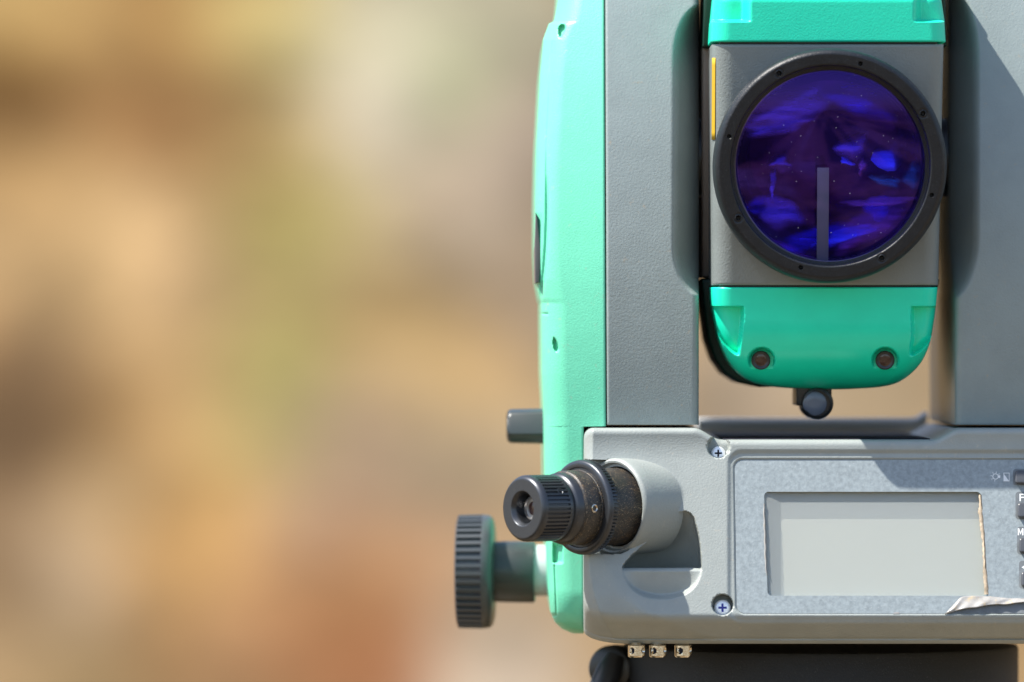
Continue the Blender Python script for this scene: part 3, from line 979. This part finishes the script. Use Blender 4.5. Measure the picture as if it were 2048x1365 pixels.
def ell(cx, cy, rx, ry, a=0, n=28):
    a = math.radians(a)
    out = []
    for i in range(n):
        q = 2 * math.pi * i / n
        k_ = 1 + 0.12 * math.sin(3 * q + cx) + 0.08 * math.sin(5 * q + cy)
        x, y = rx * math.cos(q) * k_, ry * math.sin(q) * k_
        out.append((cx + x * math.cos(a) - y * math.sin(a), cy + x * math.sin(a) + y * math.cos(a)))
    return out
UP = -0.42                                             # these faces are turned to the sky
face([(1738, 322), (1743, 306), (1752, 296), (1770, 287), (1786, 274), (1797, 262), (1804, 262), (1808, 275), (1809, 300), (1806, 318), (1799, 332), (1786, 344), (1772, 345), (1752, 336)], -16, (0.1, UP), 'blue', 6, 0.75)
face([(1660, 300), (1672, 276), (1690, 268), (1712, 265), (1734, 264), (1735, 284), (1728, 305), (1716, 322), (1704, 330), (1690, 326), (1674, 314)], -2, (-0.1, -0.34), 'violet', 10, 0.3)
face(ell(1692, 324, 16, 9, 30), -6, (0.0, UP), 'blue', 2, 0.2)
face(ell(1724, 332, 12, 20, 12), -8, (0.05, -0.3), 'rose', 5, 0.5)
face(ell(1557, 326, 27, 24, -10), -6, (0.05, -0.33), 'violet', 10, 0.2)
face(ell(1543, 366, 9, 34, 4), -4, (0.05, -0.36), 'violet', 4)
face(ell(1560, 428, 48, 36, 15), 0, (0.0, -0.30), 'violet', 5)
face(ell(1640, 478, 108, 26, -14), 4, (0.0, -0.40), 'deep', 4)
face(ell(1690, 470, 70, 14, -16), -2, (0.0, -0.44), 'blue', 2)
face(ell(1575, 212, 96, 46, -22), 8, (0.0, -0.30), 'violet', 6)
face(ell(1716, 196, 84, 44, 24), 10, (0.0, -0.32), 'deep', 6)
face(ell(1548, 254, 76, 22, -8), 3, (0.0, -0.30), 'violet', 4)
face(ell(1752, 446, 92, 44, -32), 8, (0.0, -0.28), 'plum', 6)
face(ell(1762, 404, 86, 9, -4), 0, (0.0, -0.34), 'rose', 1)
face(ell(1752, 416, 26, 26, 20), 2, (0.0, UP), 'deep', 2, 0.3)
face(ell(1828, 352, 24, 34, 10), 6, (0.0, -0.34), 'teal', 4)
face(ell(1770, 362, 34, 14, 10), 9, (0.0, -0.34), 'teal', 2)
face(ell(1512, 412, 26, 20, -20), 6, (0.0, -0.36), 'deep', 3)
face(ell(1568, 500, 60, 16, 22), 9, (0.0, -0.30), 'plum', 2)
# fine dust on the front glass
dv, df = [], []
for i in range(55):
    r_, q_ = 186 * math.sqrt(random.random()), random.random() * 6.283
    x_, y_ = CX + r_ * math.cos(q_), CY + r_ * math.sin(q_)
    Rl = (191.5**2 + 22**2) / 44
    Yd = -108 - (math.sqrt(Rl * Rl - r_ * r_) - (Rl - 22)) - 0.6
    e_ = random.choice((0.35, 0.4, 0.5, 0.6, 0.9))
    b_ = len(dv)
    dv += [W(x_ + e_ * math.cos(t), y_ + e_ * math.sin(t), Yd) for t in (0, 1.05, 2.1, 3.14, 4.19, 5.24)]
    df.append(tuple(range(b_, b_ + 6)))
do = frompy('dust', dv, df, M['sleeve'], lens, 0)
do['kind'] = 'stuff'

# metal ring that holds the front glass
lathe('retaining_ring', [(0, 193.5), (5, 193), (6.5, 192), (4, 191), (4.2, 189.8), (1.5, 189), (1, 187.6), (-3, 187.2), (-3, 193.5)], W(CX, CY, -107), (0, -1, 0), M['retain'], ts, 160, caps=False)
# sight under the telescope
st = lathe('sight', [(0, 32), (150, 32), (158, 30), (160, 26), (154, 25)], W(1629, 806, 240), (0, -1, 0), M['blacks'], ts, 48)
lathe('sight_lens', [(0, 24.5), (4, 24), (8, 18), (9.5, 9)], W(1630, 808, 86), (0, -1, 0), M['sightlens'], st, 40)
box('sight_mount', W(1594, 812, 100), W(1664, 770, 100) + Vector((0, 0.02, 0)), M['blacks'], ts, 3 * S)

# ---- optical plummet eyepiece
ax = Vector((-sa_, -ca_, 0))
E0 = W(EX, EY, EYP)                                   # t = 0 where the axis meets the face
def knurl(t0, t1, n, amp, duty=0.5):
    def rf(t, r, q):
        if t0 <= t <= t1:
            s = 0.5 + 0.5 * math.cos(n * q)
            return r - amp * (1 if s > duty else 0)
        return r
    return rf
# mouth of the shroud
lathe('eyepiece_collar', [(-120, 93.5), (-44, 95.5), (-24, 96.2), (-19, 95), (-16, 91), (-17, 87.5), (-24, 86), (-26, 84), (-26, 80), (-80, 80)], E0, ax, M['panel'], ts, 120)
TT = -46                                              # drawing offset of the tube along the axis
def T(p): return [(t + TT, r) for t, r in p]
ep = bpy.data.objects.new('plummet_eyepiece', None)
ep.location = E0
ep.empty_display_size = 0.01
lathe('eyepiece_tube', T([(-20, 77), (70, 77), (98, 77), (98, 70)]), E0, ax, M['dirty'], ts, 96)
lathe('focus_ring', T([(96, 70), (96, 93), (97, 94), (107, 94), (109, 94), (111, 94), (116.5, 92.5), (119, 89.5), (120, 86), (119, 80), (117, 78.5), (117, 70)]), E0, ax, M['anod'], ts, 540,
      knurl(95 + TT, 108 + TT, 80, 5.0))
lathe('eyepiece_sleeve', T([(110, 74.5), (121, 74.5), (122, 72.5), (124, 72.5), (125, 73.5), (158, 73.5), (161, 72), (163, 68)]), E0, ax, M['dirty'], ts, 96)
lathe('eyepiece_neck', T([(155, 68.5), (176, 68.5), (179, 66), (184, 60)]), E0, ax, M['anod'], ts, 96)
lathe('eyepiece_grip', T([(180, 58), (183, 62), (186, 64.5), (190, 65.5), (196, 65.5), (197, 65.5), (252, 65.5), (253, 65.5), (258, 64.8), (262, 62.5), (264.6, 60), (265.4, 58.6), (265.6, 57.6), (265.6, 56.8), (265.6, 36.2), (265.6, 35.5), (265.3, 34.8),
                          (264.5, 34), (257, 30), (256, 29.4), (240, 29), (239, 28.5), (232, 23)]), E0, ax, M['anod'], ts, 384, knurl(197 + TT, 252 + TT, 48, 3.4, 0.55))
lathe('eyepiece_lens', T([(226, 29), (233, 28), (234, 24), (241, 23.5), (242, 21), (238, 19.5), (238, 17)]), E0, ax, M['steeld'], ts, 64)
lathe('eyepiece_glass', T([(226, 20), (236, 19.2), (238.5, 12), (239.5, 5)]), E0, ax, M['red'], ts, 48)
bpy.data.objects.remove(ep)
# set screw in the sleeve
p_ = Vector((ca_, -sa_, 0))
def radial(t, q):
    return (p_ * math.cos(q) + Vector((0, 0, 1)) * math.sin(q))
for (t, r, q, s) in ((142 + TT, 73.5, 0.0, 1.0), (215 + TT, 64.5, 0.55, 0.9)):
    dirn = radial(t, q)
    lathe('set_screw', [(-2, 8 * s), (1.2, 8 * s), (1.6, 6.6 * s), (0.2, 5.0 * s), (-3, 4.6 * s), (-6, 4.4 * s)], E0 + (ax * t + dirn * r) * S, dirn, M['chrome'] if s == 1.0 else M['anod'], ts, 28)

# ---- tangent knob
Yk = 470
kk2 = 1 + Yk / D
ko = W(988, 1144, Yk)
def ridges(t, r, q):
    if 22 <= t <= 70.5: return r - 7 * (1 if math.cos(44 * q) < -0.1 else 0) 
    return r
kax = Vector((-1, 0.05, 0.0)).normalized()
kn = lathe('tangent_knob', [(-2, 60), (-1, 96), (2, 107), (8, 112.5), (21.5, 114), (22, 114), (70.4, 113), (70.6, 111), (72, 109), (74, 104), (74.5, 96), (74, 60)],
           ko, kax, M['knob'], ts, 440, ridges, scale=S * kk2)
lathe('knob_hub', [(-82, 60), (-78, 62), (-20, 61), (4, 60)], ko, kax, M['hub'], ts, 64, scale=S * kk2)
lathe('knob_sleeve', [(-190, 50), (-78, 51)], ko + Vector((0, 0, 3 * S)), kax, M['sleeve'], ts, 64, scale=S * kk2)

# ---- base under the body
bo = W(1640, 1290, 400)
lathe('base', [(0, 405), (6, 408), (330, 408), (334, 404)], bo, (0, 0, -1), M['base'], ts, 128, up=Vector((1, 0, 0)))
# clamp at the lower left
lathe('clamp_knob', [(-90, 34), (-86, 40), (-30, 44), (6, 44), (16, 40), (20, 30)], W(1224, 1338, 330), (-0.35, -1, 0), M['blacks'], ts, 48, scale=S*1.1)
lathe('clamp_lever', [(0, 16), (30, 24), (90, 26), (118, 20), (124, 10)], W(1232, 1312, 300), (-0.45, -0.25, -1), M['blacks'], ts, 32, up=Vector((0, 1, 0)), scale=S*1.1)

# ---- capstan nuts
def nut(cx, ang0):
    o = W(cx, 1289, -70)
    def rf(t, r, q):
        return r
    prof = [(-12, 12), (0, 12), (0.5, 16), (2, 17.2), (23, 17.2), (25.5, 15.5), (26.5, 9)]
    n = 120
    a = Vector((0, 0, -1))
    v, f = [], []
    ts_ = [-4, 0.5, 1, 2.5] + list(np.arange(4, 23, 1.5)) + [23, 25.5, 26.5]
    rr_ = [10, 12, 15.5, 17] + [17] * len(np.arange(4, 23, 1.5)) + [17, 15.5, 9]
    for t, r in zip(ts_, rr_):
        for j in range(n):
            q = 2 * math.pi * j / n
            # flats and drilled holes
            r2 = r
            if r >= 17:
                for h in range(4):
                    qa = ang0 + h * math.pi / 2
                    da = (q - qa + math.pi) % (2*math.pi) - math.pi
                    dd = math.hypot(da * 17, t - 12.5)
                    r2 -= 6 * float(1 - sst(5.2, 6.0, np.array(dd)))
            v.append(o + Vector((math.cos(q) * r2, math.sin(q) * r2, -t)) * S)
    for i in range(len(ts_) - 1):
        for j in range(n):
            k = (j + 1) % n
            f.append((i*n + j, i*n + k, (i+1)*n + k, (i+1)*n + j))
    f.append(tuple((len(ts_) - 1) * n + j for j in range(n)))
    f.append(tuple(range(n))[::-1])
    nt_ = frompy('capstan_nut', v, f, M['chrome'], ts, 35)
    for h in range(4):
        qa = ang0 + h * math.pi / 2
        dr_ = Vector((math.cos(qa), math.sin(qa), 0))
        lathe('hole_shade_disc', [(0, 4.9), (1, 4.9), (1.2, 3)], o + (dr_ * 10.6 + Vector((0, 0, -12.5))) * S, dr_, M['slot'], nt_, 20)  # dark disc paints the shade inside each drilled hole
for cx, a0 in ((1273, math.radians(-125)), (1315.5, math.radians(-120)), (1366, math.radians(-112))):
    nut(cx, a0)

# the telescope dips a little towards the ground: its upright faces lean forward at the top
pivot = W(CX, CY, 0).z
for o in ts.children_recursive:
    base = o.name.split('.')[0]
    top = o
    while top.parent is not ts: top = top.parent
    if top.name.split('.')[0] in ('telescope_body', 'telescope_cap', 'joint_gasket', 'objective_ring', 'objective_lens', 'retaining_ring',
                                  'guide_light', 'warning_label', 'rear_housing', 'rear_cap', 'sight', 'sight_mount'):
        n = len(o.data.vertices)
        a = np.empty(n * 3)
        o.data.vertices.foreach_get('co', a)
        a = a.reshape(-1, 3)
        a[:, 1] -= 0.15 * (a[:, 2] - pivot) + 55 * S
        o.data.vertices.foreach_set('co', a.ravel())
        o.data.update()
settle()
